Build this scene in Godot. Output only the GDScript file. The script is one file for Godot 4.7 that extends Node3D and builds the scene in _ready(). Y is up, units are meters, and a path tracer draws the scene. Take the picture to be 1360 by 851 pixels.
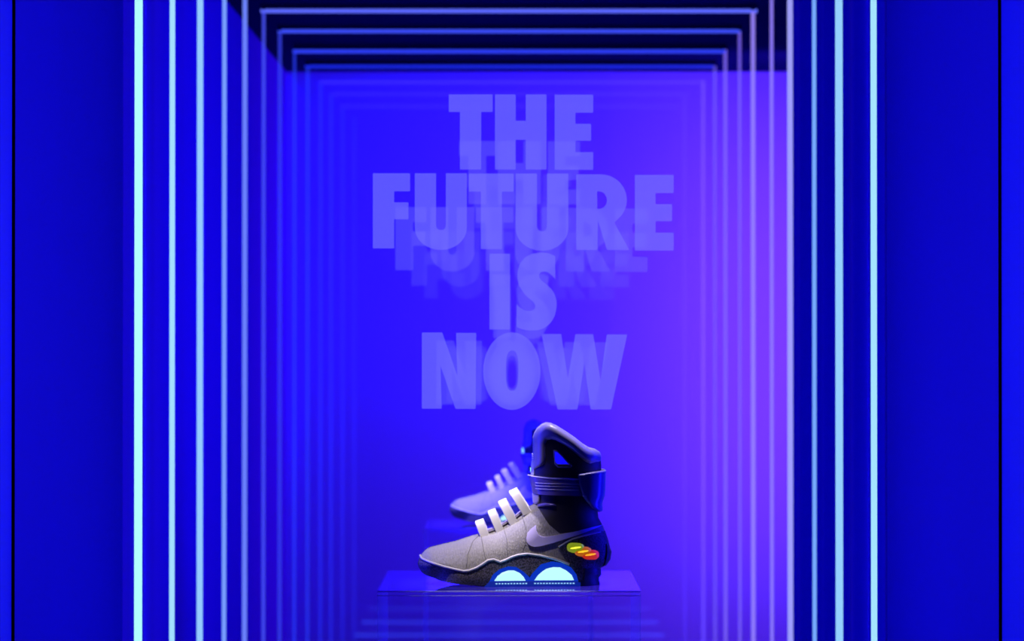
extends Node3D
# A display niche: light strips receding into a blue room, lettering on the glass front,
# a high-top shoe on a clear plinth in front, its mirror reflection built as a second shoe and plinth deeper inside.
# Metres, y up. The glass front lies in the plane z = 0, the camera 5 m in front of it.

const EYE := 5.0                # distance of the camera from the glass front
const UNIT := 1.0 / 707.0       # lateral drawing unit at the glass front, in metres
const AXIS := 1.3366            # height of the camera
const S := 0.0003736            # drawing unit of the shoe, in metres
var used := {}
var zcache := {}

# ------------------------------------------------------------------ helpers
func numbered(called: String) -> String:
	if not used.has(called):
		used[called] = 0
		return called
	used[called] += 1
	return "%s_%03d" % [called, used[called]]

func srgb(r: float, g: float, b: float, a := 1.0) -> Color:
	return Color(r / 255.0, g / 255.0, b / 255.0, a)

func lin(r: float, g: float, b: float) -> Color:
	return Color(r, g, b).linear_to_srgb()

func mat(c: Color, rough := 0.7, metal := 0.0) -> StandardMaterial3D:
	var m := StandardMaterial3D.new()
	m.albedo_color = c
	m.roughness = rough
	m.metallic = metal
	return m

func glow(c: Color, e := 1.0) -> StandardMaterial3D:
	var m := mat(Color(0.02, 0.02, 0.03), 0.5)
	m.emission_enabled = true
	m.emission = c
	m.emission_energy_multiplier = e
	return m

func pane(alpha := 0.06, spec := 0.5) -> StandardMaterial3D:
	var m := mat(Color(0.9, 0.92, 1.0, alpha), 0.02)
	m.transparency = BaseMaterial3D.TRANSPARENCY_ALPHA
	m.metallic_specular = spec
	return m

func noise_tex(freq: float, seed_: int, ramp: Array = [], as_normal := false, octaves := 4) -> NoiseTexture2D:
	var n := FastNoiseLite.new()
	n.seed = seed_
	n.frequency = freq
	n.fractal_octaves = octaves
	var t := NoiseTexture2D.new()
	t.width = 256
	t.height = 256
	t.seamless = true
	t.noise = n
	if as_normal:
		t.as_normal_map = true
		t.bump_strength = 4.0
	if ramp.size():
		var g := Gradient.new()
		var offs := PackedFloat32Array()
		var cols := PackedColorArray()
		for e in ramp:
			offs.append(e[0])
			cols.append(e[1])
		g.offsets = offs
		g.colors = cols
		t.color_ramp = g
	return t

func thing(called: String, label: String, category: String, at := Vector3.ZERO, group := "") -> Node3D:
	var o := Node3D.new()
	o.name = numbered(called)
	add_child(o, true)
	o.position = at
	tag(o, label, category, group)
	return o

func tag(o: Node3D, label: String, category: String, group := "") -> void:
	o.set_meta("label", label)
	o.set_meta("category", category)
	if group != "":
		o.set_meta("group", group)

func put(called: String, mesh: Mesh, m: Material, parent: Node3D, at := Vector3.ZERO) -> MeshInstance3D:
	var o := MeshInstance3D.new()
	o.name = called
	o.mesh = mesh
	o.material_override = m
	o.position = at
	parent.add_child(o, true)
	return o

func box(size: Vector3) -> BoxMesh:
	var b := BoxMesh.new()
	b.size = size
	return b

func slab(called: String, lo: Vector3, hi: Vector3, m: Material, label: String) -> MeshInstance3D:
	var o := put(numbered(called), box(hi - lo), m, self, (lo + hi) / 2.0)
	o.set_meta("kind", "structure")
	o.set_meta("label", label)
	return o

func at(px: float, py: float, r: float) -> Vector3:   # drawing units (origin of the drawing left above the axis) at depth ratio r
	return Vector3((px - 680.0) * UNIT * r, AXIS - (py - 452.0) * UNIT * r, EYE - EYE * r)

func area(called: String, from: Vector3, to: Vector3, size: Vector2, c: Color, e: float, up := Vector3.UP) -> void:
	var l := AreaLight3D.new()
	l.name = called
	add_child(l, true)
	l.look_at_from_position(from, to, up)
	l.area_size = size
	l.light_color = c
	l.light_energy = e
	l.area_range = 12.0
	l.shadow_enabled = true

func spot(called: String, from: Vector3, to: Vector3, angle: float, soft: float, c: Color, e: float, size := 0.03) -> void:
	var l := SpotLight3D.new()
	l.name = called
	add_child(l, true)
	l.look_at_from_position(from, to, Vector3.UP)
	l.spot_angle = angle
	l.spot_angle_attenuation = soft
	l.spot_range = 12.0
	l.spot_attenuation = 2.0
	l.light_color = c
	l.light_energy = e
	l.light_size = size
	l.shadow_enabled = true

# ------------------------------------------------------------------ the scene
func _ready() -> void:
	# ---- camera
	var cam := Camera3D.new()
	cam.name = "camera"
	add_child(cam)
	cam.position = Vector3(0, AXIS, EYE)
	cam.rotation.x = atan(26.5 / 3535.0)
	cam.near = 0.1
	cam.far = 60.0
	var lens := CameraAttributesPhysical.new()
	lens.frustum_focal_length = 12.0 / (425.5 / 3535.0)
	lens.frustum_focus_distance = 4.52
	lens.frustum_near = 0.1
	lens.frustum_far = 60.0
	lens.exposure_aperture = 5.4
	cam.attributes = lens
	cam.fov = rad_to_deg(2.0 * atan(425.5 / 3535.0))
	cam.current = true
	# ---- surroundings
	var env := Environment.new()
	env.background_mode = Environment.BG_COLOR
	env.background_color = lin(0.0, 0.0, 0.02)
	env.tonemap_mode = Environment.TONE_MAPPER_LINEAR
	env.tonemap_exposure = 1.0
	env.sdfgi_enabled = true
	env.ssao_enabled = true
	env.ssil_enabled = true
	var we := WorldEnvironment.new()
	we.name = "surroundings"
	we.environment = env
	add_child(we)
	# ---- lights, none with a fixture; all but shoe and collar spots are added
	var deep_blue := lin(0.006, 0.002, 1.0)
	var violet := lin(0.22, 0.062, 1.0)
	area("added_violet_light", Vector3(1.02, 1.35, -3.82), Vector3(0.7, 1.35, -4.5), Vector2(0.12, 1.7), violet, 2.7)  # added, unseen behind the right wall; tints the back wall violet
	area("added_back_light", Vector3(0.12, 1.85, -5.4), Vector3(0.12, 1.75, -4.5), Vector2(0.9, 0.8), deep_blue, 8.0)  # added without a fixture to light the translucent wall from behind
	area("added_side_light", Vector3(0.95, 1.6, -2.0), Vector3(-0.8, 1.6, -1.5), Vector2(0.15, 1.1), deep_blue, 3.2)  # added and unseen; brightens the left wall
	area("added_light_left", Vector3(-0.862, 1.4, 0.58), Vector3(0.862, 1.4, 1.2), Vector2(0.05, 2.4), lin(0.010, 0.006, 1.0), 2.3)  # added out of view to brighten the right jamb and wall
	area("added_light_right", Vector3(0.845, 1.4, 0.58), Vector3(-0.862, 1.4, 1.2), Vector2(0.05, 2.4), lin(0.010, 0.006, 1.0), 2.3)  # added out of view to brighten the left jamb and wall
	spot("shoe_spot", Vector3(-0.42, 2.6, 1.3), Vector3(-0.06, 1.02, 0.69), 5.4, 1.0, lin(1.0, 0.90, 0.88), 4.6)
	spot("collar_spot", Vector3(0.09, 2.6, 0.74), Vector3(0.06, 1.2, 0.68), 5.0, 0.7, lin(0.8, 0.72, 1.0), 5.0)
	spot("added_repeat_spot", Vector3(-0.42, 2.2, -1.1), Vector3(-0.10, 0.95, -1.66), 6.0, 1.0, lin(0.5, 0.44, 1.0), 5.5)  # added to whiten the toe of the second shoe
	spot("added_repeat_blue_spot", Vector3(-0.2, 2.15, -0.3), Vector3(0.0, 0.98, -1.68), 9.0, 0.8, deep_blue, 18.0)  # added blue fill, in place of mirror haze over the second shoe

	build_room()
	build_strips()
	build_plinths()
	build_shoes()
	build_lettering()

# ------------------------------------------------------------------ room shell
func build_room() -> void:
	var white := mat(Color(0.86, 0.86, 0.86), 0.55)
	white.roughness_texture = noise_tex(0.02, 3, [[0.0, Color(0.5, 0.5, 0.5)], [1.0, Color(0.7, 0.7, 0.7)]])
	white.uv1_triplanar = true
	white.uv1_world_triplanar = true
	var black := mat(lin(0.004, 0.003, 0.045), 1.0)
	black.metallic_specular = 0.0
	var gloss := mat(lin(0.03, 0.005, 0.46), 0.4)
	gloss.metallic_specular = 0.0
	var blue_paint := mat(lin(0.14, 0.02, 0.52), 0.5)
	blue_paint.metallic_specular = 0.0
	var top := AXIS + 678.0 * UNIT
	var xl := -570.0 * UNIT
	slab("floor", Vector3(-1.8, -0.1, -8.5), Vector3(1.8, 0.0, 5.8), mat(lin(0.02, 0.02, 0.03), 0.4), "dark floor of the display room")
	slab("ceiling", Vector3(-0.9, top, -8.5), Vector3(1.2, top + 0.08, -0.02), black, "black ceiling with rows of blue light strips")
	slab("wall_left", Vector3(xl - 0.08, 0, -8.5), Vector3(xl, top, -0.02), blue_paint, "bright blue left side wall behind the light strips")
	slab("wall_right", Vector3(0.703, 0, -1.68), Vector3(0.753, top, -0.02), gloss, "dark blue right side wall behind the light strips")
	slab("wall_outer", Vector3(1.1, 0, -8.5), Vector3(1.18, top, -0.02), white, "far right wall mostly hidden by the side wall")
	slab("wall_end", Vector3(-0.9, 0, -8.58), Vector3(1.2, top, -8.5), black, "dark end of the room behind the translucent wall")
	# translucent back wall
	var tint := lin(0.46, 0.34, 0.74)
	var frost := mat(Color(tint.r, tint.g, tint.b, 0.72), 0.6)
	frost.transparency = BaseMaterial3D.TRANSPARENCY_ALPHA
	frost.backlight_enabled = true
	frost.backlight = Color(0.8, 0.8, 0.8)
	var q := QuadMesh.new()
	q.size = Vector2(1.1 - xl, top)
	var bw := put(numbered("wall_back"), q, frost, self, Vector3((1.1 + xl) / 2.0, top / 2.0, -4.5))
	bw.set_meta("kind", "structure")
	bw.set_meta("label", "violet blue translucent back wall")
	# the glass front
	var g := QuadMesh.new()
	g.size = Vector2(1.43, top)
	var gw := put(numbered("window_1"), g, pane(0.02, 0.15), self, Vector3(-0.013, top / 2.0, 0.0))
	gw.set_meta("kind", "structure")
	gw.set_meta("label", "glass front of the display room")
	# rounded jambs and the wall panels outside them
	var paint := mat(lin(0.25, 0.16, 0.62), 0.6)
	paint.metallic_specular = 0.0
	jamb(-0.7224, -0.859, paint, "curved blue jamb left of the display window")
	jamb(0.6960, 0.8406, paint, "curved blue jamb right of the display window")
	var seam := mat(Color(0.03, 0.03, 0.04), 0.9)
	for s in [-1, 1]:
		var side := "left" if s < 0 else "right"
		var x := -0.8645 if s < 0 else 0.8462
		var w := put("wall_hall_" + side, box(Vector3(0.1, 2.8, 0.9)), mat(lin(0.25, 0.3, 0.92), 0.6), self)
		w.rotation.y = s * 0.03
		w.position = Vector3(x, 1.4, 0.4) + w.basis * Vector3(s * 0.05, 0, 0.45)
		w.set_meta("kind", "structure")
		w.set_meta("label", "brighter blue wall at the %s edge, beyond the dark seam" % side)
		slab("trim_3" if s < 0 else "trim_4", Vector3(minf(x, x + s * 0.1), 0, 0.2), Vector3(maxf(x, x + s * 0.1), 2.6, 0.36), seam, "dark seam beside the %s wall" % side)

func jamb(x0: float, x1: float, m: Material, label: String) -> void:
	var pts := PackedVector2Array()
	for i in 17:
		var a := PI / 2.0 * i / 16.0
		pts.append(Vector2(x0 + (x1 - x0) * lerpf(sin(a), i / 16.0, 0.15), 0.06 + 0.34 * lerpf(1.0 - cos(a), i / 16.0, 0.15)))
	pts.append(Vector2(x1, -0.02))
	pts.append(Vector2(x0 + signf(x1 - x0) * 0.03, -0.02))
	var st := SurfaceTool.new()
	st.begin(Mesh.PRIMITIVE_TRIANGLES)
	var tall := 2.6
	for i in pts.size():
		var a := pts[i]
		var b := pts[(i + 1) % pts.size()]
		st.set_smooth_group(0 if i < 16 else i)
		var quad := [Vector3(a.x, 0, a.y), Vector3(b.x, 0, b.y), Vector3(b.x, tall, b.y), Vector3(a.x, tall, a.y)]
		var order := [0, 3, 2, 0, 2, 1] if x1 > x0 else [0, 2, 3, 0, 1, 2]
		for k in order:
			st.add_vertex(quad[k])
	st.generate_normals()
	var o := put("trim_%d" % (1 if x0 < 0 else 2), st.commit(), m, self)
	o.set_meta("kind", "structure")
	o.set_meta("label", label)

# ------------------------------------------------------------------ light strips
func capsule_tube(length: float, radius: float) -> CylinderMesh:
	var c := CylinderMesh.new()
	c.top_radius = radius
	c.bottom_radius = radius
	c.height = length
	c.radial_segments = 16
	c.rings = 1
	return c

func depth_of(k: int) -> float:
	return 1.0 + k * 0.10268

func strip_material(c: Color, e: float, alpha: float) -> StandardMaterial3D:
	var m := glow(c, e)
	if alpha < 1.0:
		m.albedo_color.a = alpha
		m.transparency = BaseMaterial3D.TRANSPARENCY_ALPHA
		m.roughness = 0.6
	return m

func build_strips() -> void:
	var ordinal := ["first", "second", "third", "fourth", "fifth", "sixth", "seventh", "eighth", "ninth", "tenth", "eleventh", "twelfth", "thirteenth"]
	var dark_metal := mat(lin(0.002, 0.002, 0.01), 1.0)
	dark_metal.metallic_specular = 0.0
	var top := AXIS + 678.0 * UNIT
	# x in drawing units at their own depth, diameter, colour, energy, opacity
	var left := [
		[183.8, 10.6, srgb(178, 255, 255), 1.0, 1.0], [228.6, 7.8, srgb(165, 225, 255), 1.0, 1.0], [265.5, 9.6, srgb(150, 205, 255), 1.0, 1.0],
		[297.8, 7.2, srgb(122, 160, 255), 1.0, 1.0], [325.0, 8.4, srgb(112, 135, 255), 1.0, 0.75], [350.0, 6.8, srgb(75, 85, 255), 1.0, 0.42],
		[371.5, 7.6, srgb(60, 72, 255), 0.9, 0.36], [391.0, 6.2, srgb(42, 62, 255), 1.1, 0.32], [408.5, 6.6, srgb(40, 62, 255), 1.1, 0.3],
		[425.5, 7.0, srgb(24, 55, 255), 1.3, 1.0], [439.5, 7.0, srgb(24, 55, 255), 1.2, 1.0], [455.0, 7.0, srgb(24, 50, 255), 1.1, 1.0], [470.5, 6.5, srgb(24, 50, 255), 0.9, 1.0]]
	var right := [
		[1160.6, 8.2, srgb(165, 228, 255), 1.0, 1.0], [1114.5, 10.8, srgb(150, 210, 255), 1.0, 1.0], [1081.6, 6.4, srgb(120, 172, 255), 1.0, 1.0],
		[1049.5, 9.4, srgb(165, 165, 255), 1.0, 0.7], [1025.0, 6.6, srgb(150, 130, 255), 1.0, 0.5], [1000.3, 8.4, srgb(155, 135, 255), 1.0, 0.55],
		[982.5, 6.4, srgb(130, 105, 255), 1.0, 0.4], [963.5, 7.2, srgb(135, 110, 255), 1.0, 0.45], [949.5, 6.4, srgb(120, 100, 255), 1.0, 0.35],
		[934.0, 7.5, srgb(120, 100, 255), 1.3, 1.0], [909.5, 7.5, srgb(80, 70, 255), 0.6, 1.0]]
	for side in 2:  # strips behind the first pair are mirror reflections built as tubes
		var rows = left if side == 0 else right
		for k in rows.size():
			var e = rows[k]
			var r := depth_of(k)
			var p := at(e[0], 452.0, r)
			var tone := "white cyan glowing " if k < 2 else "pale blue reflected " if k < 5 else "faint blue reflected "
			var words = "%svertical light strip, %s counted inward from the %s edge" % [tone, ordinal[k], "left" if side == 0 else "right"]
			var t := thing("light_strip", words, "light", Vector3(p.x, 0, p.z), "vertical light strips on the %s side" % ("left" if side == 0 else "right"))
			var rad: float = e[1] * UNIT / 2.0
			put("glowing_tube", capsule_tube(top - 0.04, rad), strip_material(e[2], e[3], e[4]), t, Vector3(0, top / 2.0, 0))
			put("end_cap", capsule_tube(0.02, rad * 1.25), dark_metal, t, Vector3(0, 0.01, 0))
			put("end_cap", capsule_tube(0.02, rad * 1.25), dark_metal, t, Vector3(0, top - 0.01, 0))
			if k < 5:
				var dir := 1.0 if side == 0 else -1.0
				area("strip_light", Vector3(p.x + dir * (rad + 0.004), 1.25, p.z), Vector3(p.x + dir, 1.25, p.z - 0.25), Vector2(0.012, 2.0), lin(0.014, 0.004, 1.0), [0.14, 0.16, 0.18, 0.2, 0.2][k])
	# strips along the ceiling, mirror reflections built as tubes
	var tops := [[5, 14.0, 346.0, 1006.0, 7.5, srgb(92, 105, 255), 1.0, 1.0], [6, 41.0, 369.0, 984.0, 6.4, srgb(62, 80, 255), 1.0, 1.0], [7, 67.8, 389.0, 964.0, 6.4, srgb(48, 66, 255), 1.0, 1.0],
		[8, 88.0, 405.0, 948.0, 5.5, srgb(28, 45, 255), 0.85, 1.0], [9, 108.8, 424.0, 932.0, 6.0, srgb(80, 70, 255), 0.9, 1.0], [10, 124.5, 438.0, 915.0, 6.0, srgb(70, 60, 255), 0.7, 1.0], [11, 141.0, 452.0, 900.0, 6.0, srgb(70, 60, 255), 0.6, 1.0]]
	for i in tops.size():
		var e = tops[i]
		var r := depth_of(e[0])
		var a := at(e[2], e[1], r)
		var b := at(e[3], e[1], r)
		var rad: float = e[4] * UNIT * r / 2.0 * 0.75
		var words := "horizontal blue reflected light strip under the ceiling, %s from the top of the view" % ordinal[i]
		var t := thing("ceiling_strip", words, "light", Vector3((a.x + b.x) / 2.0, top, a.z), "horizontal light strips under the ceiling")
		var tube := put("glowing_tube", capsule_tube(b.x - a.x, rad), strip_material(e[5], e[6], e[7]), t, Vector3(0, a.y - top, 0))
		tube.rotation.z = PI / 2.0
		var drop: float = top - a.y
		if drop > rad + 0.002:
			put("mounting_rail", box(Vector3(b.x - a.x, drop - rad * 0.5, rad * 1.2)), dark_metal, t, Vector3(0, -(drop - rad * 0.5) / 2.0, 0))
	# strips along the floor, far back, likewise reflections built as tubes
	var lows := [[2.3787, 843.0, 2], [2.4930, 826.0, 1], [2.62, 808.0, 0]]
	for i in lows.size():
		var r: float = lows[i][0]
		var a := at(680.0 - 496.0 / r, lows[i][1], r)
		var b := at(680.0 + 480.0 / r, lows[i][1], r)
		var t := thing("floor_strip", "horizontal blue reflected light strip low behind the plinth, %s from the bottom of the view" % ordinal[i], "light", Vector3((a.x + b.x) / 2.0, 0, a.z), "horizontal light strips near the floor")
		var rad := 0.006
		var tube := put("glowing_tube", capsule_tube(b.x - a.x, rad), strip_material(srgb(50, 80, 255), [1.5, 1.4, 0.6][i], 1.0), t, Vector3(0, a.y, 0))
		tube.rotation.z = PI / 2.0
		put("mounting_rail", box(Vector3(b.x - a.x, maxf(a.y - rad * 0.5, 0.004), 0.008)), dark_metal, t, Vector3(0, maxf(a.y - rad * 0.5, 0.004) / 2.0, 0))

# ------------------------------------------------------------------ plinths
func sheet(w: float, h: float, turn: Vector3, m: Material, called: String, t: Node3D, where: Vector3) -> void:
	var q := QuadMesh.new()
	q.size = Vector2(w, h)
	put(called, q, m, t, where).rotation = turn

func plinth(label: String, front: Vector3, w: float, d: float, h: float, alpha: float) -> Node3D:
	var t := thing("clear_plinth", label, "plinth", Vector3(front.x, 0, front.z - d / 2.0), "clear plinths")
	var side := pane(alpha, 0.4)
	var lid := pane(alpha, 0.55)
	var edge := cast(Color(0.85, 0.85, 1.0, 0.45))
	edge.metallic = 0.9
	edge.roughness = 0.3
	var dim := cast(Color(0.8, 0.8, 1.0, 0.12))
	sheet(w, h - 0.006, Vector3.ZERO, side, "front_panel", t, Vector3(0, (h - 0.006) / 2.0, d / 2.0))
	sheet(w, h - 0.006, Vector3(0, PI, 0), side, "back_panel", t, Vector3(0, (h - 0.006) / 2.0, -d / 2.0))
	for s in [-1, 1]:
		sheet(d, h - 0.006, Vector3(0, s * PI / 2.0, 0), cast(Color(0.8, 0.8, 1.0, 0.3)), "side_panel", t, Vector3(s * w / 2.0, (h - 0.006) / 2.0, 0))
	sheet(w, d, Vector3(-PI / 2.0, 0, 0), lid, "top_panel", t, Vector3(0, h, 0))
	# polished edges
	for e in [[0.0013, 0.0012, 0.85], [0.008, 0.0007, 0.6]]:
		put("top_edge", capsule_tube(w, e[1]), edge, t, Vector3(0, h - e[0], d / 2.0)).rotation.z = PI / 2.0
	for s in [-1, 1]:
		sheet(0.002, h - 0.004, Vector3.ZERO, dim, "upright_edge", t, Vector3(s * (w / 2.0 - 0.001), (h - 0.004) / 2.0, d / 2.0 + 0.0005))
	return t

func cast(c: Color) -> StandardMaterial3D:   # slightly frosted clear plastic
	var m := mat(c, 0.45)
	m.transparency = BaseMaterial3D.TRANSPARENCY_ALPHA
	return m

func build_plinths() -> void:
	var h := AXIS - 332.0 * UNIT * 0.84
	var f := at(676.0, 784.0, 0.84)
	plinth("clear acrylic plinth at the front carrying the sharp bright shoe", Vector3(f.x, 0, f.z), 350.0 * UNIT * 0.84, 0.37, h, 0.03)
	plinth("dimmer, smaller reflection of the clear plinth further back carrying the blurred shoe", Vector3(-0.009, 0, 5.0 - 5.0 * 1.305), 0.416, 0.37, h - 0.066, 0.03)  # stands in for the mirror reflection of the front plinth

# ------------------------------------------------------------------ the shoe
# drawn in side view, u to the heel, v down; the half-width comes from the distance to the outline
var outline_front := PackedVector2Array([Vector2(126, 756), Vector2(90, 745), Vector2(68, 730), Vector2(54, 708), Vector2(50, 690), Vector2(57, 667), Vector2(67, 650), Vector2(80, 635), Vector2(94, 625), Vector2(108, 620), Vector2(159, 607), Vector2(216, 594), Vector2(260, 579), Vector2(290, 570), Vector2(318, 562), Vector2(350, 554), Vector2(390, 541), Vector2(433, 515), Vector2(476, 489), Vector2(508, 462), Vector2(540, 440), Vector2(549, 430), Vector2(547, 390), Vector2(541, 363), Vector2(531, 325), Vector2(532, 310), Vector2(541, 296), Vector2(546, 250), Vector2(547, 160), Vector2(547, 0)])
var outline_back := PackedVector2Array([Vector2(846, 0), Vector2(846, 300), Vector2(842, 400), Vector2(829, 466), Vector2(832, 494), Vector2(851, 526), Vector2(863, 558), Vector2(877, 598), Vector2(887, 638), Vector2(883, 673), Vector2(865, 699), Vector2(842, 711), Vector2(843, 740), Vector2(834, 752), Vector2(834, 766), Vector2(838, 782)])
var silhouette := PackedVector2Array()

func poly(a: Array) -> PackedVector2Array:
	var p := PackedVector2Array()
	for i in range(0, a.size(), 2):
		p.append(Vector2(a[i], a[i + 1]))
	return p

func to_line(p: Vector2, line: PackedVector2Array, closed := false) -> float:
	var best := 1e9
	for i in (line.size() if closed else line.size() - 1):
		best = minf(best, p.distance_squared_to(Geometry2D.get_closest_point_to_segment(p, line[i], line[(i + 1) % line.size()])))
	return sqrt(best)

func table(x: float, t: Array) -> float:
	for i in range(2, t.size(), 2):
		if x <= t[i]:
			return lerpf(t[i - 1], t[i + 1], clampf((x - t[i - 2]) / (t[i] - t[i - 2]), 0.0, 1.0))
	return t[t.size() - 1]

func half_width(p: Vector2) -> float:
	var key := Vector2i(roundi(p.x * 16.0), roundi(p.y * 16.0))
	if zcache.has(key):
		return zcache[key]
	var z := 0.0
	if Geometry2D.is_point_in_polygon(p, silhouette):
		var d := minf(to_line(p, outline_front), to_line(p, outline_back)) * S
		var plan := table(p.x, [50, 0.034, 100, 0.043, 180, 0.050, 260, 0.053, 340, 0.051, 450, 0.046, 600, 0.042, 760, 0.041, 850, 0.039, 890, 0.036])
		var w := lerpf(0.043, plan, clampf((p.y - 400.0) / 100.0, 0.0, 1.0))
		var t := minf(d / 0.046, 1.0)
		z = w * sqrt(1.0 - (1.0 - t) * (1.0 - t))
		if p.y > 730.0:
			z *= 1.0 - 0.10 * pow((p.y - 730.0) / 52.0, 2.0)
	zcache[key] = z
	return z

func buckle_width(p: Vector2) -> float:
	var edge := table(p.y, [280, 866, 300, 866, 344, 864, 400, 861, 430, 850, 464, 852])
	var t := clampf((edge - p.x) * S / 0.032, 0.0, 1.0)
	return 0.043 * sqrt(maxf(0.0, 1.0 - (1.0 - t) * (1.0 - t)))

func width_at(p: Vector2, which: int) -> float:   # 0 the shoe's surface, 1 the buckle, 2 a narrow middle strip
	if which == 1:
		return buckle_width(p)
	return 0.010 if which == 2 else half_width(p)

func v3(p: Vector2, z: float) -> Vector3:
	return Vector3((p.x - 500.0) * S, (782.0 - p.y) * S, z)

# a panel that follows the shoe's surface: flat-edged with a skirt (puff = 0) or a pillow
func panel(outline: PackedVector2Array, out_h: float, in_h: float, sides: Array, puff := 0.0, step := 7.0, width := 0, hole := PackedVector2Array(), solid := false) -> ArrayMesh:
	var st := SurfaceTool.new()
	st.begin(Mesh.PRIMITIVE_TRIANGLES)
	var lo := outline[0]
	var hi := outline[0]
	for p in outline:
		lo = lo.min(p)
		hi = hi.max(p)
	var nu := int(ceil((hi.x - lo.x) / step))
	var nv := int(ceil((hi.y - lo.y) / step))
	st.set_smooth_group(0)
	for i in nu:
		for j in nv:
			var a := lo + Vector2(i, j) * step
			var cell := PackedVector2Array([a, a + Vector2(step, 0), a + Vector2(step, step), a + Vector2(0, step)])
			for piece in Geometry2D.intersect_polygons(cell, outline):
				var parts: Array = [piece] if hole.is_empty() else Geometry2D.clip_polygons(piece, hole)
				for part in parts:
					var tri := Geometry2D.triangulate_polygon(part)
					for k in range(0, tri.size(), 3):
						var q := [part[tri[k]], part[tri[k + 1]], part[tri[k + 2]]]
						var turn: float = (q[1] - q[0]).cross(q[2] - q[0])
						if absf(turn) < 0.002:
							continue
						if turn < 0.0:
							q = [q[0], q[2], q[1]]
						for s in sides:
							var up := []
							var down := []
							for p in q:
								var z: float = width_at(p, width)
								var ho := out_h
								var hi_ := in_h
								if puff > 0.0:
									var t := minf(to_line(p, outline, true) / puff, 1.0)
									var f := sqrt(1.0 - (1.0 - t) * (1.0 - t))
									ho *= f
									hi_ *= f
								up.append(v3(p, s * (z + ho)))
								down.append(v3(p, s * (z - hi_)))
							var o := [0, 1, 2] if s > 0 else [0, 2, 1]
							for n in o:
								st.add_vertex(up[n])
							if not solid:
								o = [0, 2, 1] if s > 0 else [0, 1, 2]
								for n in o:
									st.add_vertex(down[n])
	if puff == 0.0:
		st.set_smooth_group(1)
		for ring in [outline, hole]:
			var n: int = ring.size()
			for i in n:
				var a: Vector2 = ring[i]
				var b: Vector2 = ring[(i + 1) % n]
				var cuts := maxi(1, int(a.distance_to(b) / step))
				for c in cuts:
					var p := a.lerp(b, float(c) / cuts)
					var q := a.lerp(b, float(c + 1) / cuts)
					for s in ([1] if solid else sides):
						var zp: float = width_at(p, width)
						var zq: float = width_at(q, width)
						var p0 := v3(p, s * (zp + out_h))
						var q0 := v3(q, s * (zq + out_h))
						var p1 := v3(p, -zp - out_h if solid else s * (zp - in_h))
						var q1 := v3(q, -zq - out_h if solid else s * (zq - in_h))
						for x in [p0, p1, q1, p0, q1, q0]:
							st.add_vertex(x)
	st.generate_normals()
	return st.commit()

func tube(path: Array, radius: float, n := 8) -> ArrayMesh:
	var st := SurfaceTool.new()
	st.begin(Mesh.PRIMITIVE_TRIANGLES)
	var rings := []
	for i in path.size():
		var fwd: Vector3 = (path[mini(i + 1, path.size() - 1)] - path[maxi(i - 1, 0)]).normalized()
		var side := fwd.cross(Vector3.BACK if absf(fwd.z) < 0.9 else Vector3.UP).normalized()
		var up := side.cross(fwd)
		var ring := []
		for k in n:
			var a := TAU * k / n
			ring.append(path[i] + (side * cos(a) + up * sin(a)) * radius)
		rings.append(ring)
	for i in path.size() - 1:
		for k in n:
			var a: Vector3 = rings[i][k]
			var b: Vector3 = rings[i][(k + 1) % n]
			var c: Vector3 = rings[i + 1][(k + 1) % n]
			var d: Vector3 = rings[i + 1][k]
			for x in [a, c, b, a, d, c]:
				st.add_vertex(x)
	st.generate_normals()
	return st.commit()

func surface_path(line: PackedVector2Array, lift: float, side := 1.0) -> Array:
	var out := []
	for i in line.size() - 1:
		var cuts := maxi(1, int(line[i].distance_to(line[i + 1]) / 6.0))
		for c in cuts:
			var p := line[i].lerp(line[i + 1], float(c) / cuts)
			out.append(v3(p, side * (half_width(p) + lift)))
	var e := line[line.size() - 1]
	out.append(v3(e, side * (half_width(e) + lift)))
	return out

# a strap that arches from one side of the throat over to the other
func strap_mesh(base: Vector2, tip: Vector2, across: Vector2, reach: float) -> ArrayMesh:
	var st := SurfaceTool.new()
	st.begin(Mesh.PRIMITIVE_TRIANGLES)
	var mid := []       # [position along base-tip, z]
	var legs := [[-0.35, 1.0], [0.0, 1.02], [0.4, 1.0], [0.7, 0.95]]
	for e in legs:
		mid.append([e[0], e[1]])
	for i in 7:
		var a := PI / 2.0 * (i + 1) / 8.0
		mid.append([0.72 + 0.28 * sin(a), 0.93 - 0.45 * (1.0 - cos(a))])
	mid.append([1.0, 0.3])
	mid.append([1.0, 0.0])
	var full := mid.duplicate()
	for i in range(mid.size() - 2, -1, -1):
		full.append([mid[i][0], -mid[i][1]])
	var c3 := Vector3(across.x, -across.y, 0) * S * 0.5
	var rows := []
	for i in full.size():
		var p := v3(base.lerp(tip, full[i][0]), full[i][1] * reach)
		var a = full[maxi(i - 1, 0)]
		var b = full[mini(i + 1, full.size() - 1)]
		var fwd := (v3(base.lerp(tip, b[0]), b[1] * reach) - v3(base.lerp(tip, a[0]), a[1] * reach)).normalized()
		var out := c3.cross(fwd).normalized()
		if out.dot(Vector3(0, 0.6, signf(full[i][1]))) < 0.0:
			out = -out
		var h := out * 0.0016
		rows.append([p - c3 + h * 0.3, p - c3 * 0.9 + h, p + c3 * 0.9 + h, p + c3 + h * 0.3, p + c3 * 0.9 - h, p - c3 * 0.9 - h])
	for i in rows.size() - 1:
		for k in 6:
			var a: Vector3 = rows[i][k]
			var b: Vector3 = rows[i][(k + 1) % 6]
			var c: Vector3 = rows[i + 1][(k + 1) % 6]
			var d: Vector3 = rows[i + 1][k]
			st.set_smooth_group(k)
			for x in [a, b, c, a, c, d]:
				st.add_vertex(x)
	st.generate_normals()
	return st.commit()

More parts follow.
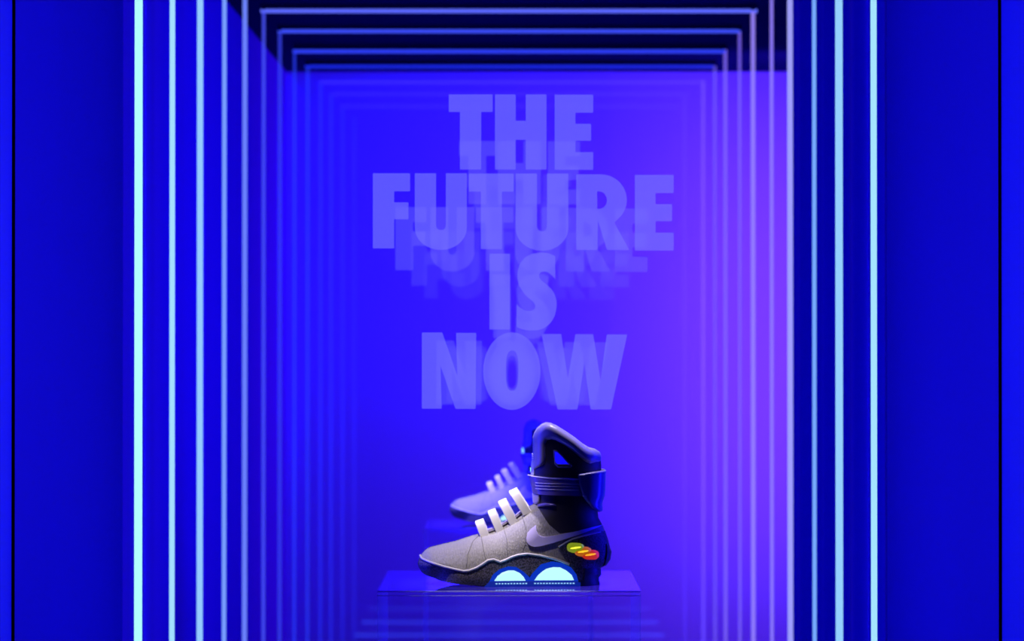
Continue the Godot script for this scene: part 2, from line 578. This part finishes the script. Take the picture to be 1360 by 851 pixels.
func pill(c: Vector2, half_l: float, half_h: float, tilt: float) -> PackedVector2Array:
	var p := PackedVector2Array()
	for i in 20:
		var a := TAU * i / 20.0
		var q := Vector2(signf(cos(a)) * pow(absf(cos(a)), 0.6) * half_l, sin(a) * half_h)
		p.append(c + q.rotated(tilt))
	return p

func make_shoe(label: String) -> Node3D:
	silhouette = outline_front.duplicate()
	silhouette.append_array(outline_back)
	silhouette.append_array([Vector2(838, 786), Vector2(330, 786), Vector2(200, 772)])
	var t := thing("high_top_shoe", label, "shoe", Vector3.ZERO, "the shoe and its repeat")
	# materials
	var fabric := mat(Color(1, 1, 1), 0.85)
	fabric.albedo_texture = noise_tex(0.05, 11, [[0.25, Color(0.50, 0.485, 0.48)], [0.75, Color(0.61, 0.595, 0.58)]])
	fabric.uv1_triplanar = true
	fabric.uv1_scale = Vector3(38, 7, 38)
	fabric.normal_enabled = true
	fabric.normal_texture = noise_tex(0.09, 12, [], true)
	fabric.normal_scale = 0.5
	fabric.rim_enabled = true
	fabric.rim = 0.3
	var dark := mat(lin(0.022, 0.018, 0.032), 0.5)
	dark.normal_enabled = true
	dark.normal_texture = noise_tex(0.08, 15, [], true)
	dark.normal_scale = 0.3
	dark.uv1_triplanar = true
	dark.uv1_scale = Vector3(30, 30, 30)
	var lining := mat(Color(0.10, 0.10, 0.11), 0.8)
	var speckle := mat(Color(1, 1, 1), 0.6)
	speckle.albedo_texture = noise_tex(0.16, 21, [[0.0, Color(0.36, 0.33, 0.40)], [0.52, Color(0.33, 0.30, 0.37)], [0.60, Color(0.10, 0.10, 0.12)], [1.0, Color(0.08, 0.08, 0.09)]], false, 2)
	speckle.uv1_triplanar = true
	speckle.uv1_scale = Vector3(7, 7, 7)
	var rim_mat := mat(Color(0.72, 0.70, 0.70), 0.5)
	var strap_white := mat(Color(0.93, 0.91, 0.90), 0.6)
	var lilac := mat(Color(0.72, 0.68, 0.78), 0.5)
	var padding := mat(lin(0.26, 0.23, 0.36), 0.35)
	padding.clearcoat_enabled = true
	padding.clearcoat = 0.3
	var plastic := mat(lin(0.15, 0.11, 0.34), 0.28)
	var clear := mat(Color(0.62, 0.62, 0.72), 0.15)
	var rubber := mat(Color(0.06, 0.06, 0.07), 0.45)
	var both := [1, -1]
	# inner body
	var core := PackedVector2Array()
	for p in [Vector2(128, 750), Vector2(92, 740), Vector2(72, 727), Vector2(60, 708), Vector2(56, 690), Vector2(63, 668), Vector2(85, 641), Vector2(110, 625), Vector2(216, 599), Vector2(318, 567), Vector2(390, 547), Vector2(476, 494), Vector2(540, 446), Vector2(553, 432), Vector2(552, 388), Vector2(538, 326), Vector2(545, 312), Vector2(838, 312), Vector2(836, 400), Vector2(824, 466), Vector2(827, 496), Vector2(846, 528), Vector2(858, 560), Vector2(880, 638), Vector2(876, 670), Vector2(860, 694), Vector2(836, 709), Vector2(837, 740), Vector2(829, 765), Vector2(834, 781), Vector2(330, 781), Vector2(200, 767)]:
		core.append(p)
	put("inner_body", panel(core, -0.0022, 0.0, both, 0.0, 9.0, 0, PackedVector2Array(), true), lining, t)
	# upper, midsole, heel cup
	var sole_top := [61, 657, 69, 667, 108, 679, 162, 694, 216, 706, 252, 713, 274, 711, 307, 699, 332, 684, 355, 668, 379, 664, 408, 675, 433, 666, 458, 654, 484, 646, 525, 641, 577, 648, 635, 661, 675, 675, 704, 687]
	var up := [57, 667, 67, 650, 80, 635, 94, 625, 108, 620, 159, 607, 216, 594, 260, 579, 290, 570, 318, 562, 350, 554, 390, 541, 433, 515, 476, 489, 508, 462, 540, 440, 554, 433, 565, 437, 586, 471, 617, 517, 664, 556, 721, 549, 802, 530, 851, 526, 863, 558, 865, 560, 790, 566, 721, 582, 662, 610, 690, 650, 704, 687]
	for i in range(sole_top.size() - 4, 1, -2):
		up.append(sole_top[i])
		up.append(sole_top[i + 1])
	var upper := put("upper", panel(poly(up), 0.0, 0.003, both), fabric, t)
	upper.set_meta("label", "grey heathered fabric upper")
	for line in [[326, 572, 333, 610, 345, 664], [318, 566, 290, 590, 270, 640, 262, 700], [420, 530, 436, 580, 440, 650], [500, 476, 520, 540, 515, 600, 500, 640]]:
		put("seam", tube(surface_path(poly(line), 0.0002), 0.0004, 6), mat(Color(0.38, 0.37, 0.37), 0.9), upper)
	var mid := [50, 690, 57, 667]
	mid.append_array(sole_top)
	mid.append_array([760, 702, 842, 711, 843, 740, 834, 752, 836, 762, 744, 765, 735, 731, 712, 700, 670, 680, 629, 674, 582, 686, 546, 724, 530, 738, 508, 718, 476, 697, 443, 694, 405, 706, 377, 728, 360, 760, 345, 776, 300, 775, 200, 768, 126, 756, 90, 745, 68, 730, 54, 708])
	var midsole := put("midsole", panel(poly(mid), 0.002, 0.004, both), speckle, t)
	midsole.set_meta("label", "dark speckled wavy midsole")
	for s in both:
		put("rim", tube(surface_path(poly(sole_top), 0.0022, s), 0.0019), rim_mat, midsole)
	var cup_poly := poly([658, 612, 690, 592, 721, 576, 760, 565, 800, 557, 840, 551, 861, 550, 874, 588, 886, 638, 881, 673, 864, 698, 842, 711, 760, 702, 704, 687, 684, 655])
	var cup := put("heel_cup", panel(cup_poly, 0.0022, 0.004, both), speckle, t)
	put("rim", tube(surface_path(poly([658, 612, 690, 592, 721, 576, 760, 565, 800, 557, 840, 551]), 0.0022), 0.0012), rim_mat, cup)
	put("heel_pad", panel(poly([862, 600, 874, 606, 890, 640, 884, 676, 866, 702, 848, 704, 856, 680, 862, 640]), 0.006, 0.004, both, 10.0, 5.0), rubber, cup)
	put("heel_step", panel(poly([770, 706, 842, 712, 845, 740, 836, 752, 836, 766, 839, 782, 752, 782, 752, 758, 770, 758]), 0.0035, 0.003, both), rubber, t)
	# light windows in the sole
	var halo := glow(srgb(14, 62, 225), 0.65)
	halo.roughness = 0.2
	var bright := glow(srgb(190, 250, 255), 1.05)
	var windows := [
		[[360, 760, 377, 728, 405, 706, 443, 694, 476, 697, 508, 718, 530, 738, 541, 760], [381, 757, 395, 736, 416, 720, 443, 711, 466, 711, 492, 723, 508, 739, 517, 757]],
		[[524, 760, 546, 724, 582, 686, 629, 674, 670, 680, 712, 700, 735, 731, 744, 760], [553, 756, 571, 731, 590, 715, 606, 705, 635, 698, 664, 699, 692, 713, 715, 733, 725, 756]]]
	for w in windows:
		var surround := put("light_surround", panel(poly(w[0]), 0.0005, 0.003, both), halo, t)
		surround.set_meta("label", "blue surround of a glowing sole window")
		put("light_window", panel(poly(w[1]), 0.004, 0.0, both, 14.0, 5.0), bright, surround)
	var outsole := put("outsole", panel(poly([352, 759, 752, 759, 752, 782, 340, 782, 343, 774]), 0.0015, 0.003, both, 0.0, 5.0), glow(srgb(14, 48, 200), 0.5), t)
	for i in 27:
		var u := 388.0 + i * 12.7
		if absf(u - 535.0) < 16.0:
			continue
		put("light_dot", panel(poly([u, 766, u + 8, 766, u + 8, 771, u, 771]), 0.0024, 0.0, [1], 0.0, 7.0), glow(srgb(150, 205, 255), 1.0), outsole)
	# ankle
	put("ankle_panel", panel(poly([554, 433, 549, 420, 547, 384, 842, 384, 842, 400, 829, 466, 832, 494, 850, 526, 802, 530, 721, 549, 664, 556, 617, 517, 586, 471, 565, 437]), -0.0006, 0.003, both), dark, t)
	put("ankle_highlight", panel(poly([565, 432, 600, 424, 640, 428, 650, 436, 610, 438, 580, 444, 568, 446]), 0.004, 0.001, [1], 6.0, 5.0), plastic, t)  # paler strip set in where the dark ankle has a highlight
	put("tongue", panel(poly([548, 430, 545, 388, 560, 386, 578, 390, 576, 424, 560, 434]), 0.003, 0.002, both, 9.0, 5.0), lilac, t)
	put("throat_lining", panel(poly([330, 562, 350, 556, 390, 543, 433, 517, 476, 491, 508, 464, 504, 458, 474, 482, 431, 508, 388, 533, 350, 546, 332, 552]), 0.008, 0.008, both, 0.0, 7.0, 2), lilac, t)
	# tick emblem
	put("tick_emblem", panel(poly([560, 520, 540, 536, 525, 552, 519, 575, 522, 590, 530, 601, 542, 608, 556, 611, 583, 608, 635, 594, 690, 577, 750, 558, 813, 536, 852, 523, 802, 529, 721, 548, 664, 559, 606, 569, 588, 569, 572, 560, 564, 544]), 0.0035, 0.001, [1], 0.0, 5.0), mat(lin(0.62, 0.54, 0.88), 0.45), t).set_meta("label", "pale lilac curved tick emblem")
	# heel lights
	var lens := [[Vector2(731, 616), srgb(150, 170, 20), srgb(255, 255, 60)], [Vector2(763, 632), srgb(215, 110, 10), srgb(255, 205, 40)], [Vector2(795, 646), srgb(225, 50, 15), srgb(255, 170, 30)]]
	for i in 3:
		var lm := glow(lens[i][1], 0.6)
		var o := put("heel_light", panel(pill(lens[i][0], 40.0, 24.0, 0.10), 0.006 - 0.0002 * i, 0.001, [1], 16.0, 5.0), lm, t)
		o.set_meta("label", ["yellow green heel light", "orange heel light", "red heel light"][i])
		put("light_bar", panel(pill(lens[i][0] + Vector2(0, -1), 26.0, 6.0, -0.14), 0.0078, -0.004, [1], 4.0, 3.0), glow(lens[i][2], 1.1), o)
	# straps over the throat
	var straps := [[Vector2(337, 560), Vector2(317, 508), Vector2(37, -12), 0.020], [Vector2(400, 533), Vector2(370, 464), Vector2(33, -13), 0.021], [Vector2(456, 496), Vector2(416, 421), Vector2(35, -15), 0.022], [Vector2(509, 448), Vector2(463, 376), Vector2(36, -17), 0.023]]
	for e in straps:
		put("strap", strap_mesh(e[0], e[1], e[2], e[3]), strap_white, t)
	# collar
	var window := poly([638, 198, 650, 200, 675, 225, 697, 250, 714, 264, 710, 271, 656, 270, 643, 256])
	var inner := poly([547, 318, 550, 292, 560, 275, 584, 265, 596, 251, 598, 226, 598, 171, 606, 153, 626, 147, 646, 150, 681, 169, 716, 193, 750, 223, 775, 244, 795, 252, 816, 246, 843, 244, 845, 300, 845, 318])
	var shell := put("collar_shell", panel(inner, 0.001, 0.004, both, 0.0, 6.0, 0, window), dark, t)
	for s in both:
		var ring := window.duplicate()
		ring.append(window[0])
		put("window_rim", tube(surface_path(ring, 0.001, s), 0.0009, 6), rim_mat, shell)
		put("shell_rim", tube(surface_path(poly([584, 265, 596, 251, 599, 226, 599, 171, 607, 153, 626, 148, 646, 151, 681, 170, 716, 194, 750, 224, 775, 245, 795, 253, 816, 247, 840, 245]), 0.0018, s), 0.0010, 6), lilac, shell)
	var pad := poly([549, 290, 547, 213, 548, 147, 555, 126, 567, 107, 588, 90, 605, 84, 626, 86, 653, 98, 698, 126, 733, 150, 768, 178, 792, 192, 820, 199, 839, 211, 845, 230, 843, 249, 816, 248, 795, 255, 775, 247, 750, 226, 716, 196, 681, 172, 646, 153, 626, 150, 608, 155, 600, 172, 600, 226, 598, 252, 584, 267, 560, 278])
	put("padded_collar", panel(pad, 0.0085, 0.009, both, 24.0, 5.0), padding, t).set_meta("label", "pale padded collar roll")
	var hinge := put("collar_hinge", panel(poly([536, 310, 542, 250, 547, 212, 556, 212, 556, 300, 552, 312]), 0.003, 0.002, both, 5.0, 5.0), clear, t)
	for i in 3:
		put("knuckle", panel(poly([543, 216 + i * 9, 557, 216 + i * 9, 557, 221 + i * 9, 543, 221 + i * 9]), 0.005, 0.001, both, 3.0, 3.0), strap_white, hinge)
	# ankle strap with its buckle
	var band := put("ankle_strap", panel(poly([526, 310, 560, 314, 640, 319, 744, 322, 770, 322, 770, 394, 759, 394, 650, 391, 547, 388, 541, 363]), 0.005, 0.002, both), plastic, t)
	for y in [340.0, 352.0, 365.0]:
		put("ridge", tube(surface_path(poly([560, y, 640, y + 1.5, 745, y + 3]), 0.005), 0.0011, 6), lilac, band)
	put("strap_edge", tube(surface_path(poly([528, 310, 560, 314, 640, 319, 744, 322]), 0.005), 0.0014, 6), lilac, band)
	var buckle := put("buckle", panel(poly([741, 302, 800, 293, 858, 287, 866, 298, 864, 344, 861, 400, 849, 430, 852, 464, 833, 465, 802, 447, 778, 418, 760, 394, 742, 340]), 0.007, 0.004, both, 9.0, 6.0, 1), plastic, t)
	put("buckle_lip", panel(poly([740, 300, 800, 291, 859, 285, 867, 291, 866, 298, 800, 302, 741, 311]), 0.010, 0.002, both, 4.0, 5.0, 1), padding, buckle)
	put("clip", panel(poly([760, 390, 778, 391, 778, 396, 760, 396]), 0.010, 0.0, [1], 2.0, 4.0, 1), strap_white, buckle)
	# small lamp on the far side of the tongue
	var lamp := put("strap_lamp", panel(poly([536, 278, 548, 272, 552, 306, 538, 310]), 0.006, 0.002, [-1], 5.0, 4.0), glow(srgb(150, 240, 255), 1.0), t)
	lamp.set_meta("label", "small cyan lamp on the tongue")
	return t

func build_shoes() -> void:
	var base := AXIS - 332.0 * UNIT * 0.84
	var shoe := make_shoe("sharp grey high-top shoe with white straps and glowing sole on the front plinth")
	# drawing origin (500, 782) stands at (692.8, 779) of the view, on the plinth
	shoe.position = Vector3((692.8 - 680.0) * UNIT * 0.864, base + 0.0003, 5.0 - 5.0 * 0.862)
	var again := shoe.duplicate()  # a solid copy in place of the mirror reflection of the shoe
	again.name = numbered("high_top_shoe")
	add_child(again, true)
	again.set_meta("label", "blurred, smaller blue reflection of the shoe, built behind it on the further plinth")
	again.position = Vector3(0.011, base - 0.066 + 0.0003, 5.0 - 5.0 * 1.343)
	for c in again.get_children():
		if c.name == "strap_lamp":
			c.mesh = panel(poly([536, 278, 548, 272, 552, 306, 538, 310]), 0.006, 0.002, [1], 5.0, 4.0)
	# the glow of the sole windows and heel lights on what is near them
	for o in [shoe, again]:
		for u in [448.0, 638.0]:
			var l := OmniLight3D.new()
			l.name = "sole_light"
			add_child(l, true)
			l.position = o.position + v3(Vector2(u, 735), half_width(Vector2(u, 735)) + 0.0015)
			l.light_color = lin(0.1, 0.45, 1.0)
			l.light_energy = 0.0012
			l.light_size = 0.002
			l.omni_range = 8.0
			l.omni_attenuation = 2.0
			l.shadow_enabled = true

# ------------------------------------------------------------------ lettering
func rect_poly(x0: float, y0: float, x1: float, y1: float) -> PackedVector2Array:
	return PackedVector2Array([Vector2(x0, y0), Vector2(x1, y0), Vector2(x1, y1), Vector2(x0, y1)])

func ellipse(c: Vector2, a: float, b: float, power := 1.0, n := 40) -> PackedVector2Array:
	var p := PackedVector2Array()
	for i in n:
		var t := TAU * i / n
		p.append(c + Vector2(signf(cos(t)) * pow(absf(cos(t)), power) * a, signf(sin(t)) * pow(absf(sin(t)), power) * b))
	return p

func u_poly(x0: float, x1: float, x2: float, x3: float, top: float, bottom: float, inner: float) -> PackedVector2Array:
	var p := PackedVector2Array([Vector2(x0, top), Vector2(x1, top)])
	var r := (x2 - x1) / 2.0
	for i in 13:
		var a := PI * i / 12.0
		p.append(Vector2((x1 + x2) / 2.0 - cos(a) * r, inner - r + sin(a) * r))
	p.append_array([Vector2(x2, top), Vector2(x3, top)])
	var ro := (x3 - x0) / 2.0
	for i in 25:
		var a := PI * i / 24.0
		p.append(Vector2((x0 + x3) / 2.0 + cos(a) * ro, bottom - ro * 0.86 + sin(a) * ro * 0.86))
	return p

func e_poly(x0: float, xs: float, top: float, bottom: float, x1: float, xm: float, low_arm := true) -> PackedVector2Array:
	var h := (bottom - top) / 284.0
	var p := PackedVector2Array([Vector2(x0, top), Vector2(x1, top), Vector2(x1, top + 68 * h), Vector2(xs, top + 68 * h), Vector2(xs, top + 110 * h), Vector2(xm, top + 110 * h), Vector2(xm, top + 174 * h), Vector2(xs, top + 174 * h)])
	if low_arm:
		p.append_array([Vector2(xs, bottom - 67 * h), Vector2(x1, bottom - 67 * h), Vector2(x1, bottom), Vector2(x0, bottom)])
	else:
		p.append_array([Vector2(xs, bottom), Vector2(x0, bottom)])
	return p

# each letter: name, outline, hole; a and b give the two drawing scales of the tracing
func letters() -> Array:
	var out := []
	out.append(["letter_t", 0, poly([386, 72, 551, 72, 551, 138, 508, 138, 508, 355, 428, 355, 428, 138, 386, 138]), PackedVector2Array()])
	out.append(["letter_h", 0, poly([560, 72, 638, 72, 638, 171, 676, 171, 676, 72, 754, 72, 754, 355, 676, 355, 676, 243, 638, 243, 638, 355, 560, 355]), PackedVector2Array()])
	out.append(["letter_e", 0, e_poly(785, 863, 73, 356, 930, 922), PackedVector2Array()])
	out.append(["letter_f", 0, e_poly(100, 180, 369, 652, 240, 234, false), PackedVector2Array()])
	out.append(["letter_u", 0, u_poly(258, 338, 375, 454, 369, 658, 583), PackedVector2Array()])
	out.append(["letter_t", 0, poly([462, 370, 630, 370, 630, 438, 586, 438, 586, 655, 507, 655, 507, 438, 462, 438]), PackedVector2Array()])
	out.append(["letter_u", 0, u_poly(638, 718, 756, 836, 370, 661, 587), PackedVector2Array()])
	var r := PackedVector2Array([Vector2(866, 373), Vector2(952, 373)])
	for i in 15:
		var a := -PI / 2.0 + PI * 0.80 * i / 14.0
		r.append(Vector2(958 + cos(a) * 99, 469 + sin(a) * 96))
	r.append_array([Vector2(998, 562), Vector2(1066, 658), Vector2(982, 658), Vector2(948, 548), Vector2(946, 658), Vector2(866, 658)])
	r[r.size() - 6] = Vector2(1010, 556)
	out.append(["letter_r", 0, r, poly([945, 437, 960, 438, 972, 445, 980, 458, 982, 470, 979, 486, 970, 497, 957, 503, 945, 503])])
	out.append(["letter_e", 0, e_poly(1087, 1165, 375, 660, 1233, 1227), PackedVector2Array()])
	out.append(["letter_i", 1, rect_poly(426, 48, 503, 333), PackedVector2Array()])
	# s: traced at its own scale (7.4 per unit), turned into the second scale
	var s := PackedVector2Array()
	for p in [Vector2(795, 75), Vector2(795, 300), Vector2(765, 265), Vector2(730, 238), Vector2(690, 225), Vector2(655, 232), Vector2(636, 255), Vector2(638, 285), Vector2(660, 315), Vector2(710, 355), Vector2(755, 395), Vector2(790, 450), Vector2(808, 510), Vector2(808, 580), Vector2(790, 660), Vector2(750, 730), Vector2(690, 780), Vector2(620, 803), Vector2(540, 805), Vector2(470, 793), Vector2(415, 770), Vector2(415, 548), Vector2(455, 585), Vector2(500, 610), Vector2(550, 615), Vector2(590, 597), Vector2(600, 565), Vector2(580, 525), Vector2(530, 485), Vector2(480, 430), Vector2(440, 365), Vector2(422, 290), Vector2(425, 220), Vector2(450, 145), Vector2(500, 85), Vector2(570, 50), Vector2(650, 38), Vector2(730, 48)]:
		s.append(((Vector2(630, 330) + p / 7.4) - Vector2(500, 320)) * 2.837)
	out.append(["letter_s", 1, s, PackedVector2Array()])
	var n := PackedVector2Array()
	for p in [Vector2(68, 75), Vector2(245, 75), Vector2(376, 450), Vector2(365, 78), Vector2(540, 78), Vector2(535, 738), Vector2(360, 738), Vector2(230, 365), Vector2(240, 736), Vector2(68, 736)]:
		n.append(((Vector2(550, 430) + p / 6.547) - Vector2(500, 320)) * 2.837)
	out.append(["letter_n", 1, n, PackedVector2Array()])
	out.append(["letter_o", 1, ellipse(Vector2(510, 490), 108, 146), ellipse(Vector2(511, 488), 24, 76, 0.75)])
	var w := PackedVector2Array()
	for p in [Vector2(190, 88), Vector2(362, 88), Vector2(420, 470), Vector2(485, 90), Vector2(640, 90), Vector2(704, 490), Vector2(758, 92), Vector2(936, 92), Vector2(795, 743), Vector2(618, 743), Vector2(562, 345), Vector2(503, 743), Vector2(330, 743)]:
		w.append(((Vector2(690, 430) + p / 6.547) - Vector2(500, 320)) * 2.837)
	out.append(["letter_w", 1, w, PackedVector2Array()])
	return out

func flat(outline: PackedVector2Array, hole: PackedVector2Array, origin: Vector2) -> ArrayMesh:
	var st := SurfaceTool.new()
	st.begin(Mesh.PRIMITIVE_TRIANGLES)
	var parts := [outline]
	if not hole.is_empty():      # cut in two through the hole so that it stays open
		var mid := 0.0
		for p in hole:
			mid += p.y / hole.size()
		parts = []
		for half in [rect_poly(-100, -100, 3000, mid), rect_poly(-100, mid, 3000, 3000)]:
			for piece in Geometry2D.intersect_polygons(outline, half):
				parts.append_array(Geometry2D.clip_polygons(piece, hole))
	for part in parts:
		var tri := Geometry2D.triangulate_polygon(part)
		for k in range(0, tri.size(), 3):
			var q := [part[tri[k]], part[tri[k + 1]], part[tri[k + 2]]]
			if (q[1] - q[0]).cross(q[2] - q[0]) < 0.0:
				q = [q[0], q[2], q[1]]
			for p in q:
				st.set_normal(Vector3.BACK)
				st.add_vertex(Vector3((p.x / 2.837 + origin.x - 680.0) * UNIT, -(p.y / 2.837 + origin.y - 452.0) * UNIT, 0))
	return st.commit()

func build_lettering() -> void:
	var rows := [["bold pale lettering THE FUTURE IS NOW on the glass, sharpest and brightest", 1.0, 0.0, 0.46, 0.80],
		["fainter reflection of the lettering just behind the brightest words, slightly smaller and lower", 1.193, 0.0153, 0.17, 1.0],
		["third, dim and smaller reflection of the lettering, showing under the fainter one", 1.383, 0.0303, 0.09, 1.0],
		["faintest and smallest reflection of the lettering, lowest behind the others", 1.586, 0.0465, 0.05, 1.0]]
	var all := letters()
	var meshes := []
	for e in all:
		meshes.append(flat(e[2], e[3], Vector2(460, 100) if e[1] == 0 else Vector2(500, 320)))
	for row in rows:  # rows after the first are mirror reflections built as further letters
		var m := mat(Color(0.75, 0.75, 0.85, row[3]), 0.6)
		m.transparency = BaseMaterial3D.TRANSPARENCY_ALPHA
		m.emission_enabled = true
		m.emission = lin(0.27, 0.26, 1.0)  # vinyl letters; added glow stands in for light falling on them
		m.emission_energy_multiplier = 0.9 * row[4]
		var t := thing("glow_lettering", row[0], "lettering", Vector3(0, AXIS - row[2], EYE - EYE * row[1] + 0.003), "the lettering and its repeats")
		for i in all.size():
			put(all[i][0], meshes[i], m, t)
